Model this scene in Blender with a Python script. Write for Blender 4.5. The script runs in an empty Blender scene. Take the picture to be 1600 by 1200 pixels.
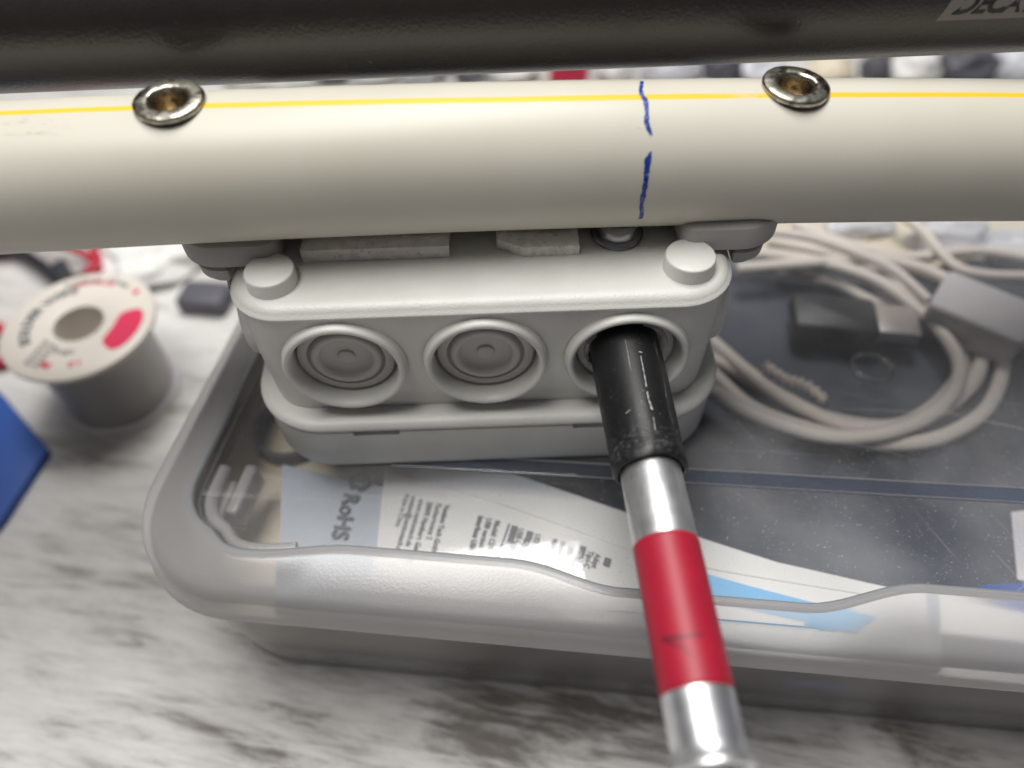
import bpy, bmesh, math, random
from mathutils import Vector, Matrix, Euler, noise
random.seed(7)
MM = 0.001
sc = bpy.context.scene
COL = sc.collection

# ------------------------------------------------------------------ camera
PITCH, ROLL, FPX = math.radians(51.0), 0.035, 1200.0
CAMZ = 222.0                                   # millimetres above the table
cam_d = bpy.data.cameras.new('camera'); cam = bpy.data.objects.new('camera', cam_d); COL.objects.link(cam)
Dv = Vector((0, math.cos(PITCH), -math.sin(PITCH)))
R0 = Vector((1, 0, 0)); U0 = Vector((0, math.sin(PITCH), math.cos(PITCH)))
cR, sR = math.cos(ROLL), math.sin(ROLL)
Rv = R0 * cR - U0 * sR
Uv = R0 * sR + U0 * cR
cam.matrix_world = Matrix(((Rv.x, Uv.x, -Dv.x, 0), (Rv.y, Uv.y, -Dv.y, 0), (Rv.z, Uv.z, -Dv.z, CAMZ * MM), (0, 0, 0, 1)))
cam_d.sensor_width = 36; cam_d.lens = 27.0
cam_d.clip_start = 0.005; cam_d.clip_end = 50
cam_d.dof.use_dof = True; cam_d.dof.focus_distance = 0.159; cam_d.dof.aperture_fstop = 6.2
sc.camera = cam

# ------------------------------------------------------------------ world, lamps, exposure
w = bpy.data.worlds.new('World'); sc.world = w; w.use_nodes = True
nt = w.node_tree; nt.nodes.clear()
wo = nt.nodes.new('ShaderNodeOutputWorld'); wb = nt.nodes.new('ShaderNodeBackground')
tc = nt.nodes.new('ShaderNodeTexCoord'); sx = nt.nodes.new('ShaderNodeSeparateXYZ')
mr = nt.nodes.new('ShaderNodeMapRange'); rp = nt.nodes.new('ShaderNodeValToRGB')
nt.links.new(tc.outputs['Generated'], sx.inputs[0])
ad = nt.nodes.new('ShaderNodeMath'); ad.operation = 'MULTIPLY_ADD'; ad.inputs[1].default_value = 0.75
nt.links.new(sx.outputs['Y'], ad.inputs[0]); nt.links.new(sx.outputs['Z'], ad.inputs[2])
nt.links.new(ad.outputs[0], mr.inputs['Value']); mr.inputs['From Min'].default_value = -0.7; mr.inputs['From Max'].default_value = 1.25
nt.links.new(mr.outputs[0], rp.inputs[0]); nt.links.new(rp.outputs[0], wb.inputs['Color'])
rp.color_ramp.elements[0].color = (0.07, 0.052, 0.05, 1); rp.color_ramp.elements[1].color = (0.80, 0.84, 0.95, 1)
wb.inputs['Strength'].default_value = 0.165
nt.links.new(wb.outputs[0], wo.inputs[0])

def area(name, loc, target, sx_, sy_, power, col):
    d = bpy.data.lights.new(name, 'AREA'); d.shape = 'RECTANGLE'; d.size = sx_; d.size_y = sy_
    d.energy = power; d.color = col
    o = bpy.data.objects.new(name, d); COL.objects.link(o); o.location = loc
    o.rotation_euler = (Vector(target) - Vector(loc)).to_track_quat('-Z', 'Y').to_euler()
    return o
area('area_lamp', (-0.12, 0.20, 1.02), (-0.06, 0.16, 0.08), 0.80, 0.36, 11.8, (1.0, 0.975, 0.94))  # main ceiling lamp, wide and soft
area('area_lamp', (-0.02, 0.60, 1.02), (0, 0.12, 0.08), 0.34, 0.20, 2.6, (1.0, 0.98, 0.95))  # extra lamp, added for the lid window's reflection and some back light

sc.view_settings.view_transform = 'Standard'; sc.view_settings.look = 'None'
sc.view_settings.gamma = 1.0; sc.view_settings.exposure = 0.0
sc.view_settings.use_curve_mapping = False
cy = sc.cycles
cy.max_bounces = 14; cy.transparent_max_bounces = 24; cy.transmission_bounces = 10; cy.diffuse_bounces = 5
cy.glossy_bounces = 5; cy.use_denoising = True; cy.caustics_reflective = False; cy.caustics_refractive = False
cy.sample_clamp_indirect = 6

# ------------------------------------------------------------------ geometry helpers (millimetres, table top at z = 0)
def pray(x, y):
    u, v = x - 800, y - 600
    u2 = u * cR - v * sR; v2 = u * sR + v * cR
    return Dv + R0 * (u2 / FPX) - U0 * (v2 / FPX)
def at(x, y, z):                               # point of the plane at height z where the photograph shows pixel x, y
    r = pray(x, y); t = (z - CAMZ) / r.z
    return Vector((r.x * t, r.y * t, z))

class MB:
    def __init__(s): s.v = []; s.f = []; s.m = []
    def add(s, vs, fs, mi=0):
        b = len(s.v); s.v += [tuple(v) for v in vs]; s.f += [tuple(i + b for i in f) for f in fs]; s.m += [mi] * len(fs)
        return s
    def rings(s, rings, cap0=True, cap1=True, close=False, mi=0):
        n = len(rings[0]); b = len(s.v)
        for r in rings: s.v += [tuple(p) for p in r]
        k = len(rings)
        for i in range(k if close else k - 1):
            a, c = b + i * n, b + ((i + 1) % k) * n
            for j in range(n):
                s.f.append((a + j, a + (j + 1) % n, c + (j + 1) % n, c + j)); s.m.append(mi)
        if not close:
            if cap0: s.f.append(tuple(b + j for j in range(n - 1, -1, -1))); s.m.append(mi)
            if cap1: s.f.append(tuple(b + (k - 1) * n + j for j in range(n))); s.m.append(mi)
        return s
    def box(s, c, h, rot=None, mi=0):
        M = rot.to_matrix() if rot else Matrix.Identity(3)
        vs = [Vector(c) + M @ Vector((h[0] * a, h[1] * b, h[2] * d)) for a in (-1, 1) for b in (-1, 1) for d in (-1, 1)]
        return s.add(vs, [(0, 1, 3, 2), (4, 6, 7, 5), (0, 4, 5, 1), (2, 3, 7, 6), (0, 2, 6, 4), (1, 5, 7, 3)], mi)
    def lathe(s, prof, origin, axis, n=64, cap0=False, cap1=False, mi=0):   # prof: (radius, height along axis)
        ax = Vector(axis).normalized(); t = Vector((1, 0, 0)) if abs(ax.x) < .9 else Vector((0, 1, 0))
        e1 = (t - ax * t.dot(ax)).normalized(); e2 = ax.cross(e1); o = Vector(origin)
        rs = [[o + ax * h + (e1 * math.cos(2 * math.pi * j / n) + e2 * math.sin(2 * math.pi * j / n)) * max(r, 1e-4) for j in range(n)] for r, h in prof]
        return s.rings(rs, cap0, cap1, mi=mi)
    def tube(s, pts, r, n=14, cap=True, mi=0):
        P = [Vector(p) for p in pts]; rs = []; up = Vector((0.03, 0.02, 1)).normalized()
        for i, p in enumerate(P):
            d = (P[min(i + 1, len(P) - 1)] - P[max(i - 1, 0)]).normalized()
            e1 = (up - d * up.dot(d))
            e1 = e1.normalized() if e1.length > 1e-4 else Vector((1, 0, 0)); e2 = d.cross(e1)
            up = e1
            rr = r[i] if isinstance(r, (list, tuple)) else r
            rs.append([p + (e1 * math.cos(2 * math.pi * j / n) + e2 * math.sin(2 * math.pi * j / n)) * rr for j in range(n)])
        return s.rings(rs, cap, cap, mi=mi)
    def build(s, name, mat, parent=None, smooth=40, bevel=0, seg=3, cut=None, fix=True, subsurf=0):
        me = bpy.data.meshes.new(name)
        base = Vector((0, 0, 0))
        me.from_pydata([tuple(Vector(v) * MM) for v in s.v], [], s.f)
        mats = mat if isinstance(mat, (list, tuple)) else [mat]
        for m in mats: me.materials.append(m)
        for p, mi in zip(me.polygons, s.m): p.material_index = mi
        bm = bmesh.new(); bm.from_mesh(me)
        if fix: bmesh.ops.recalc_face_normals(bm, faces=bm.faces)
        bm.to_mesh(me); bm.free()
        o = bpy.data.objects.new(name, me); COL.objects.link(o)
        if bevel:
            md = o.modifiers.new('b', 'BEVEL'); md.width = bevel * MM; md.segments = seg; md.limit_method = 'ANGLE'; md.angle_limit = math.radians(30)
        if cut:
            cm = bpy.data.meshes.new('c'); cm.from_pydata([tuple(Vector(v) * MM) for v in cut.v], [], cut.f)
            bm = bmesh.new(); bm.from_mesh(cm); bmesh.ops.recalc_face_normals(bm, faces=bm.faces); bm.to_mesh(cm); bm.free()
            co = bpy.data.objects.new('c', cm); COL.objects.link(co)
            md = o.modifiers.new('c', 'BOOLEAN'); md.operation = 'DIFFERENCE'; md.object = co; md.solver = 'EXACT'
        if subsurf:
            md = o.modifiers.new('s', 'SUBSURF'); md.levels = md.render_levels = subsurf
        if o.modifiers:
            bpy.context.view_layer.update()
            dg = bpy.context.evaluated_depsgraph_get()
            nm = bpy.data.meshes.new_from_object(o.evaluated_get(dg)); o.modifiers.clear(); o.data = nm; nm.name = name
            if cut: bpy.data.objects.remove(co)
        smooth_mesh(o.data, smooth)
        if parent: o.parent = parent; o.matrix_parent_inverse = parent.matrix_world.inverted()
        return o

def smooth_mesh(me, deg):
    if deg <= 0: return
    for p in me.polygons: p.use_smooth = True
    bm = bmesh.new(); bm.from_mesh(me)
    for e in bm.edges:
        if len(e.link_faces) == 2 and e.calc_face_angle(0) > math.radians(deg): e.smooth = False
    bm.to_mesh(me); bm.free()

def rpoly(corners, r, off=0.0, n=10):          # rounded polygon (counter-clockwise corners), inset by off
    C = [Vector((c[0], c[1])) for c in corners]; k = len(C); rr = r if isinstance(r, (list, tuple)) else [r] * k
    lines = []
    for i in range(k):
        a, b = C[i], C[(i + 1) % k]; d = (b - a).normalized(); nrm = Vector((-d.y, d.x)); lines.append((a + nrm * off, d))
    V = []
    for i in range(k):
        (p, d), (q, e) = lines[i - 1], lines[i]
        den = d.x * e.y - d.y * e.x; t = ((q.x - p.x) * e.y - (q.y - p.y) * e.x) / den
        V.append(p + d * t)
    out = []
    for i in range(k):
        v = V[i]; d0 = (V[i - 1] - v).normalized(); d1 = (V[(i + 1) % k] - v).normalized()
        R = max(rr[i] - off, 0.05); half = math.acos(max(-1, min(1, d0.dot(d1)))) / 2
        L = R / math.tan(half); c = v + (d0 + d1).normalized() * (R / math.sin(half))
        a = v + d0 * L - c; b = v + d1 * L - c
        a0 = math.atan2(a.y, a.x); a1 = math.atan2(b.y, b.x)
        while a1 - a0 > math.pi: a1 -= 2 * math.pi
        while a1 - a0 < -math.pi: a1 += 2 * math.pi
        for j in range(n + 1):
            t = a0 + (a1 - a0) * j / n; out.append((c.x + R * math.cos(t), c.y + R * math.sin(t)))
    return out
def rect(x0, x1, y0, y1): return [(x0, y0), (x1, y0), (x1, y1), (x0, y1)]
def loft(mb, corners, r, prof, n=10, cap0=True, cap1=True, mi=0):   # prof: (inset, z)
    return mb.rings([[(x, y, z) for x, y in rpoly(corners, r, o, n)] for o, z in prof], cap0, cap1, mi=mi)

def empty(name, loc=(0, 0, 0)):
    o = bpy.data.objects.new(name, None); COL.objects.link(o); o.location = Vector(loc) * MM
    o.empty_display_size = 0.01; bpy.context.view_layer.update(); return o
def tag(o, label, cat=None, group=None, kind=None):
    o['label'] = label
    if cat: o['category'] = cat
    if group: o['group'] = group
    if kind: o['kind'] = kind
    return o

def text_mesh(txt, size, extrude=0.0, shear=0.0, bold=0.0, align='LEFT', spacing=1.0):
    c = bpy.data.curves.new('t', 'FONT'); c.body = txt; c.size = size; c.shear = shear; c.offset = bold
    c.align_x = align; c.resolution_u = 3; c.space_character = spacing; c.fill_mode = 'FRONT'
    o = bpy.data.objects.new('t', c); COL.objects.link(o); bpy.context.view_layer.update()
    dg = bpy.context.evaluated_depsgraph_get(); me = bpy.data.meshes.new_from_object(o.evaluated_get(dg))
    vs = [v.co.copy() for v in me.vertices]; fs = [tuple(p.vertices) for p in me.polygons]
    bpy.data.objects.remove(o); bpy.data.meshes.remove(me)
    return vs, fs

# ------------------------------------------------------------------ material helpers
def mat(name, col, rough=0.5, metal=0.0, spec=0.5, var=0.0, vscale=40, bump=0.0, bscale=300, coat=0.0, sss=0.0):
    m = bpy.data.materials.new(name); m.use_nodes = True; t = m.node_tree; b = t.nodes['Principled BSDF']
    b.inputs['Base Color'].default_value = (*col, 1); b.inputs['Roughness'].default_value = rough
    b.inputs['Metallic'].default_value = metal; b.inputs['Specular IOR Level'].default_value = spec
    b.inputs['Coat Weight'].default_value = coat
    tcn = t.nodes.new('ShaderNodeTexCoord')
    if var:
        n = t.nodes.new('ShaderNodeTexNoise'); n.inputs['Scale'].default_value = vscale; n.inputs['Detail'].default_value = 6
        t.links.new(tcn.outputs['Object'], n.inputs['Vector'])
        r = t.nodes.new('ShaderNodeValToRGB'); t.links.new(n.outputs['Fac'], r.inputs[0])
        r.color_ramp.elements[0].position = .3; r.color_ramp.elements[1].position = .7
        r.color_ramp.elements[0].color = (*[c * (1 - var) for c in col], 1); r.color_ramp.elements[1].color = (*[min(1, c * (1 + var)) for c in col], 1)
        t.links.new(r.outputs[0], b.inputs['Base Color'])
        rr = t.nodes.new('ShaderNodeMapRange'); rr.inputs['To Min'].default_value = rough * (1 - var); rr.inputs['To Max'].default_value = min(1, rough * (1 + var))
        t.links.new(n.outputs['Fac'], rr.inputs['Value']); t.links.new(rr.outputs[0], b.inputs['Roughness'])
    if bump:
        n = t.nodes.new('ShaderNodeTexNoise'); n.inputs['Scale'].default_value = bscale; n.inputs['Detail'].default_value = 4
        t.links.new(tcn.outputs['Object'], n.inputs['Vector'])
        bp = t.nodes.new('ShaderNodeBump'); bp.inputs['Strength'].default_value = bump; bp.inputs['Distance'].default_value = 0.0003
        t.links.new(n.outputs['Fac'], bp.inputs['Height']); t.links.new(bp.outputs[0], b.inputs['Normal'])
    return m
def nodes(m): return m.node_tree, m.node_tree.nodes['Principled BSDF']
def N(t, kind, **kw):
    n = t.nodes.new(kind)
    for k, v in kw.items():
        if k in n.inputs: n.inputs[k].default_value = v
        else: setattr(n, k, v)
    return n
def ramp(t, src, stops):
    r = t.nodes.new('ShaderNodeValToRGB'); t.links.new(src, r.inputs[0]); e = r.color_ramp.elements
    while len(e) < len(stops): e.new(0.5)
    for q, (p, c) in zip(e, stops): q.position = p; q.color = c if len(c) == 4 else (*c, 1)
    return r.outputs[0]
def math_n(t, op, a, b=None, clamp=False):
    n = t.nodes.new('ShaderNodeMath'); n.operation = op; n.use_clamp = clamp
    for i, x in enumerate((a, b)):
        if x is None: continue
        if isinstance(x, (int, float)): n.inputs[i].default_value = x
        else: t.links.new(x, n.inputs[i])
    return n.outputs[0]
def mixc(t, fac, a, b):
    n = t.nodes.new('ShaderNodeMix'); n.data_type = 'RGBA'
    for i, x in ((0, fac), (6, a), (7, b)):
        if isinstance(x, (int, float)): n.inputs[i].default_value = x
        elif isinstance(x, tuple): n.inputs[i].default_value = (*x, 1)
        else: t.links.new(x, n.inputs[i])
    return n.outputs[2]

M = {}
M['box'] = mat('light_grey_abs', (0.655, 0.65, 0.615), 0.38, var=0.04, vscale=120, bump=0.30, bscale=2600)
M['membrane'] = mat('grey_soft_membrane', (0.50, 0.485, 0.465), 0.5, bump=0.1, bscale=2500)
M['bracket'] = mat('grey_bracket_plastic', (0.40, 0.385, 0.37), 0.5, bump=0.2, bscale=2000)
M['foam'] = mat('white_foam_tape', (0.82, 0.79, 0.75), 0.85, var=0.12, vscale=500, bump=0.9, bscale=2200)
M['black_sleeve'] = mat('black_heat_shrink', (0.007, 0.007, 0.008), 0.42, spec=0.42, var=0.15, vscale=200, bump=0.08, bscale=1500)
M['alu'] = mat('brushed_aluminium', (0.84, 0.85, 0.87), 0.40, metal=1.0, var=0.10, vscale=260, bump=0.12, bscale=700)
M['red_tape'] = mat('red_tape', (0.37, 0.008, 0.030), 0.46, var=0.05, vscale=200, bump=0.08, bscale=900)
M['ink'] = mat('marker_ink', (0.045, 0.012, 0.02), 0.5)
M['blue_ink'] = mat('blue_pen_ink', (0.012, 0.03, 0.30), 0.4, var=0.5, vscale=900)
t, b = nodes(M['blue_ink']); _tc = N(t, 'ShaderNodeTexCoord'); _n = N(t, 'ShaderNodeTexNoise', Scale=1300.0, Detail=5.0, Roughness=0.7); t.links.new(_tc.outputs['Object'], _n.inputs['Vector'])
t.links.new(ramp(t, _n.outputs['Fac'], [(0.44, (0.008, 0.015, 0.17)), (0.56, (0.02, 0.07, 0.42)), (0.66, (0.25, 0.36, 0.55)), (0.72, (0.60, 0.58, 0.50))]), b.inputs['Base Color'])
M['steel'] = mat('steel_screw', (0.42, 0.42, 0.44), 0.3, metal=1.0, var=0.2, vscale=300)
M['white_cable'] = mat('white_cable_jacket', (0.84, 0.77, 0.71), 0.45)
M['black_plastic'] = mat('black_plastic', (0.035, 0.038, 0.045), 0.45, var=.15)
M['grey_plastic'] = mat('grey_plastic', (0.74, 0.71, 0.74), 0.5)
M['plug_metal'] = mat('plug_metal', (0.62, 0.56, 0.54), 0.35, metal=0.7)
M['slate'] = mat('slate_blue_card', (0.062, 0.072, 0.100), 0.55, var=0.18, vscale=60)
M['cream_card'] = mat('cream_card', (0.72, 0.64, 0.50), 0.7, var=0.05)
M['white_paper'] = mat('white_paper', (0.78, 0.78, 0.76), 0.6, var=0.04, vscale=60, bump=.2, bscale=60)
M['pale_blue'] = mat('pale_blue_print', (0.20, 0.50, 0.82), 0.5, var=.05)
M['deep_blue'] = mat('deep_blue_plastic', (0.022, 0.085, 0.36), 0.5, var=.08, vscale=30)
M['pouch'] = mat('bluish_white_pouch', (0.46, 0.51, 0.58), 0.45, var=.06, vscale=50)
M['print_grey'] = mat('grey_print', (0.10, 0.11, 0.13), 0.6)
M['spool_white'] = mat('ivory_spool_plastic', (0.74, 0.69, 0.62), 0.45)
M['solder'] = mat('solder_wire', (0.50, 0.49, 0.49), 0.28, metal=0.9)
M['red_print'] = mat('red_print', (0.70, 0.035, 0.10), 0.5)
M['red_wire'] = mat('red_wire', (0.45, 0.02, 0.045), 0.4)
M['black_wire'] = mat('black_wire', (0.02, 0.02, 0.025), 0.4)
M['rose'] = mat('red_rubber', (0.62, 0.02, 0.08), 0.5)
M['dark_grey'] = mat('dark_grey_plastic', (0.10, 0.10, 0.12), 0.5)
M['bag'] = mat('crumpled_white_film', (0.66, 0.67, 0.72), 0.35, bump=.3, bscale=80)

# solder wire winding bump
t, b = nodes(M['solder']); tcn = N(t, 'ShaderNodeTexCoord'); wv = N(t, 'ShaderNodeTexWave', Scale=420.0, Distortion=1.0, bands_direction='Z')
t.links.new(tcn.outputs['Object'], wv.inputs['Vector']); bp = N(t, 'ShaderNodeBump', Strength=0.6, Distance=0.0005)
t.links.new(wv.outputs['Fac'], bp.inputs['Height']); t.links.new(bp.outputs[0], b.inputs['Normal'])

# zinc plated rivet: grey green dirt and iridescent brass
m = mat('yellow_zinc_rivet', (0.5, 0.46, 0.36), 0.28, metal=1.0); M['rivet'] = m
t, b = nodes(m); tcn = N(t, 'ShaderNodeTexCoord'); n1 = N(t, 'ShaderNodeTexNoise', Scale=420.0, Detail=6.0, Roughness=0.65)
t.links.new(tcn.outputs['Object'], n1.inputs['Vector'])
c = ramp(t, n1.outputs['Fac'], [(0.34, (0.12, 0.12, 0.10)), (0.46, (0.42, 0.40, 0.34)), (0.60, (0.58, 0.53, 0.44)), (0.78, (0.66, 0.50, 0.38))])
t.links.new(c, b.inputs['Base Color'])
r = ramp(t, n1.outputs['Fac'], [(0.35, (0.55, 0.55, 0.55)), (0.6, (0.20, 0.20, 0.20))]); t.links.new(r, b.inputs['Roughness'])
bp = N(t, 'ShaderNodeBump', Strength=0.35, Distance=0.0002); t.links.new(n1.outputs['Fac'], bp.inputs['Height']); t.links.new(bp.outputs[0], b.inputs['Normal'])
M['brass'] = mat('golden_zinc', (0.62, 0.42, 0.20), 0.3, metal=1.0, var=.3, vscale=500)

# cream conduit: colour, yellow stripe along the top, scuffs (object space of the tube: x = axis, mm*0.001)
m = mat('cream_conduit', (0.66, 0.635, 0.53), 0.42, spec=0.5); M['conduit'] = m
t, b = nodes(m); tcn = N(t, 'ShaderNodeTexCoord'); sp = N(t, 'ShaderNodeSeparateXYZ'); t.links.new(tcn.outputs['Object'], sp.inputs[0])
nl = N(t, 'ShaderNodeTexNoise', Scale=60.0, Detail=3.0); t.links.new(tcn.outputs['Object'], nl.inputs['Vector'])
ang = math_n(t, 'ARCTAN2', sp.outputs['Y'], sp.outputs['Z'])
ang = math_n(t, 'ADD', ang, math_n(t, 'MULTIPLY', math_n(t, 'SUBTRACT', nl.outputs['Fac'], 0.5), 0.02))
d = math_n(t, 'ABSOLUTE', math_n(t, 'SUBTRACT', ang, math_n(t, 'ADD', math_n(t, 'MULTIPLY', math_n(t, 'MINIMUM', sp.outputs['X'], 0.0), -1.25), -0.165)))
stripe = ramp(t, d, [(0.046, (1, 1, 1)), (0.060, (0, 0, 0))])
nv = N(t, 'ShaderNodeTexNoise', Scale=25.0, Detail=5.0); t.links.new(tcn.outputs['Object'], nv.inputs['Vector'])
basec = ramp(t, nv.outputs['Fac'], [(0.35, (0.585, 0.56, 0.475)), (0.65, (0.635, 0.61, 0.53))])
# fine dirt
nd = N(t, 'ShaderNodeTexNoise', Scale=900.0, Detail=3.0, Roughness=0.7); t.links.new(tcn.outputs['Object'], nd.inputs['Vector'])
dirt = ramp(t, nd.outputs['Fac'], [(0.70, (0, 0, 0)), (0.78, (1, 1, 1))])
def spot(cx, rad, mp_scale, lo, hi):
    dx = math_n(t, 'MULTIPLY', math_n(t, 'SUBTRACT', sp.outputs['X'], cx), 1.0 / rad)
    g = math_n(t, 'SUBTRACT', 1.0, math_n(t, 'ABSOLUTE', dx), True)
    mp = N(t, 'ShaderNodeMapping'); mp.inputs['Scale'].default_value = mp_scale; t.links.new(tcn.outputs['Object'], mp.inputs['Vector'])
    nn = N(t, 'ShaderNodeTexNoise', Scale=1.0, Detail=5.0, Roughness=0.7); t.links.new(mp.outputs[0], nn.inputs['Vector'])
    return math_n(t, 'MULTIPLY', g, ramp(t, nn.outputs['Fac'], [(lo, (0, 0, 0)), (hi, (1, 1, 1))]))
yband = ramp(t, math_n(t, 'ABSOLUTE', math_n(t, 'SUBTRACT', ang, -0.33)), [(0.05, (1, 1, 1)), (0.22, (0, 0, 0))])
sc1 = math_n(t, 'MULTIPLY', spot(-0.083, 0.010, (300, 900, 900), .55, .66), yband)
yband2 = ramp(t, math_n(t, 'ABSOLUTE', math_n(t, 'SUBTRACT', ang, -0.62)), [(0.06, (1, 1, 1)), (0.30, (0, 0, 0))])
sc2 = math_n(t, 'MULTIPLY', spot(0.024, 0.007, (500, 1100, 1900), .56, .66), yband2)
stripe2 = math_n(t, 'MULTIPLY', stripe, math_n(t, 'SUBTRACT', 1.0, math_n(t, 'MULTIPLY', spot(0.046, 0.010, (150, 600, 600), .40, .60), 0.8)))
c = mixc(t, math_n(t, 'MULTIPLY', dirt, 0.18), basec, (0.30, 0.27, 0.22))
c = mixc(t, math_n(t, 'MULTIPLY', sc1, 0.75), c, (0.28, 0.26, 0.23))
c = mixc(t, math_n(t, 'MULTIPLY', sc2, 0.30), c, (0.35, 0.45, 0.52))
c = mixc(t, stripe2, c, (0.83, 0.53, 0.03))
t.links.new(c, b.inputs['Base Color'])
bp = N(t, 'ShaderNodeBump', Strength=0.35, Distance=0.0002)
hs = math_n(t, 'ADD', math_n(t, 'ADD', sc1, sc2), math_n(t, 'MULTIPLY', dirt, 0.25)); t.links.new(hs, bp.inputs['Height']); t.links.new(bp.outputs[0], b.inputs['Normal'])

# black satin anodised pole
m = mat('black_satin_pole', (0.022, 0.020, 0.020), 0.27, spec=0.6, bump=0.35, bscale=1500); M['pole'] = m
t, b = nodes(m); tcn = N(t, 'ShaderNodeTexCoord'); n1 = N(t, 'ShaderNodeTexNoise', Scale=260.0, Detail=4.0); t.links.new(tcn.outputs['Object'], n1.inputs['Vector'])
c = ramp(t, n1.outputs['Fac'], [(0.0, (0.026, 0.023, 0.023)), (0.70, (0.034, 0.031, 0.029)), (0.78, (0.09, 0.085, 0.08))]); t.links.new(c, b.inputs['Base Color'])
M['pole_label'] = mat('grey_pole_label', (0.22, 0.205, 0.20), 0.45)
M['pole_letters'] = mat('black_letters', (0.012, 0.011, 0.012), 0.4)

def detail(m, scale, lo, hi, col, amt, rot=(0, 0, 0), band=None):
    t, b = nodes(m); tcn = N(t, 'ShaderNodeTexCoord'); mp = N(t, 'ShaderNodeMapping'); mp.inputs['Scale'].default_value = scale; mp.inputs['Rotation'].default_value = rot
    t.links.new(tcn.outputs['Object'], mp.inputs['Vector']); nn = N(t, 'ShaderNodeTexNoise', Scale=1.0, Detail=4.0, Roughness=.6); t.links.new(mp.outputs[0], nn.inputs['Vector'])
    f = math_n(t, 'MULTIPLY', ramp(t, nn.outputs['Fac'], [(lo, (0, 0, 0)), (hi, (1, 1, 1))]), amt)
    if band:
        sp = N(t, 'ShaderNodeSeparateXYZ'); t.links.new(tcn.outputs['Object'], sp.inputs[0])
        f = math_n(t, 'MULTIPLY', f, math_n(t, 'SUBTRACT', 1.0, math_n(t, 'MULTIPLY', math_n(t, 'ABSOLUTE', math_n(t, 'SUBTRACT', sp.outputs['Y'], band[0])), 1 / band[1]), True))
    src = b.inputs['Base Color'].links[0].from_socket if b.inputs['Base Color'].links else tuple(b.inputs['Base Color'].default_value)[:3]
    t.links.new(mixc(t, f, src, col), b.inputs['Base Color'])
detail(M['black_sleeve'], (1500, 90, 1500), .66, .72, (0.30, 0.30, 0.31), .6)
detail(M['black_sleeve'], (1800, 900, 1800), .66, .74, (0.35, 0.35, 0.36), .6)
detail(M['black_sleeve'], (900, 1400, 900), (.50), .66, (0.12, 0.12, 0.125), .6, band=(0.0795, 0.004))
detail(M['alu'], (1800, 120, 1800), .58, .68, (0.45, 0.45, 0.46), .5)
detail(M['alu'], (300, 300, 300), .60, .70, (0.55, 0.53, 0.50), .4)
detail(M['red_tape'], (900, 900, 900), .72, .78, (0.75, 0.35, 0.38), .6)
detail(M['box'], (1300, 1300, 1300), .74, .80, (0.22, 0.20, 0.18), .5)
detail(M['box'], (60, 700, 700), .70, .80, (0.75, 0.74, 0.71), .5, rot=(0, .2, .4))
detail(M['foam'], (700, 700, 700), .60, .72, (0.30, 0.26, 0.22), .5)
# white washed wooden table
m = mat('whitewashed_wood', (0.7, 0.69, 0.67), 0.5); M['table'] = m
t, b = nodes(m); tcn = N(t, 'ShaderNodeTexCoord')
rot = N(t, 'ShaderNodeMapping'); rot.inputs['Rotation'].default_value = (0, 0, math.radians(13)); t.links.new(tcn.outputs['Object'], rot.inputs['Vector'])
def stretched(sx_, sy_, detail, rgh, dist=0.0):
    mp = N(t, 'ShaderNodeMapping'); mp.inputs['Scale'].default_value = (sx_, sy_, 1); t.links.new(rot.outputs[0], mp.inputs['Vector'])
    nn = N(t, 'ShaderNodeTexNoise', Scale=1.0, Detail=detail, Roughness=rgh, Distortion=dist); t.links.new(mp.outputs[0], nn.inputs['Vector']); return nn.outputs['Fac']
streak = stretched(32, 220, 9, 0.70, 0.8); broad = stretched(9, 20, 4, 0.55, .5); fine = stretched(120, 900, 4, 0.6)
wear_shade = math_n(t, 'ADD', math_n(t, 'MULTIPLY', streak, 0.62), math_n(t, 'MULTIPLY', broad, 0.38))
c0 = ramp(t, broad, [(0.35, (0.58, 0.565, 0.545)), (0.65, (0.72, 0.71, 0.695))])
patch_ = stretched(16, 60, 7, 0.66, 0.9)
wear_shade = math_n(t, 'ADD', math_n(t, 'MULTIPLY', wear_shade, 0.62), math_n(t, 'MULTIPLY', patch_, 0.38))
spx = N(t, 'ShaderNodeSeparateXYZ'); t.links.new(tcn.outputs['Object'], spx.inputs[0])
def dark_ellipse(x, y, rx_, ry_, amt):
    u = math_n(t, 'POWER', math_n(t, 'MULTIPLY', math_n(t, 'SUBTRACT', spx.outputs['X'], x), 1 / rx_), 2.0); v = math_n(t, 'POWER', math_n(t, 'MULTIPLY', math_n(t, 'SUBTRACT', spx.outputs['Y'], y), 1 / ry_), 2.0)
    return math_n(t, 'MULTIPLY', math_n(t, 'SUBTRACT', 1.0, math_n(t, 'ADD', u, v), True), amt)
wear_shade = math_n(t, 'SUBTRACT', math_n(t, 'SUBTRACT', wear_shade, dark_ellipse(0.012, 0.062, 0.055, 0.016, 0.13)), dark_ellipse(-0.075, 0.062, 0.07, 0.035, 0.04))  # ellipses that darken the wood at front centre and front left
wear_shade = math_n(t, 'SUBTRACT', wear_shade, dark_ellipse(0.10, 0.03, 0.06, 0.03, 0.06))  # shade at the right front, put into the wood colour
mask = ramp(t, wear_shade, [(0.375, (.95, .95, .95)), (0.42, (0.58, 0.58, 0.58)), (0.455, (0.27, 0.27, 0.27)), (0.495, (0.08, 0.08, 0.08)), (0.55, (0, 0, 0))])
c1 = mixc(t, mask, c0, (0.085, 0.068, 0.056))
c1 = mixc(t, math_n(t, 'MULTIPLY', ramp(t, fine, [(0.35, (1, 1, 1)), (0.55, (0, 0, 0))]), 0.22), c1, (0.34, 0.32, 0.29))
sp = N(t, 'ShaderNodeSeparateXYZ'); t.links.new(rot.outputs[0], sp.inputs[0])
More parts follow.
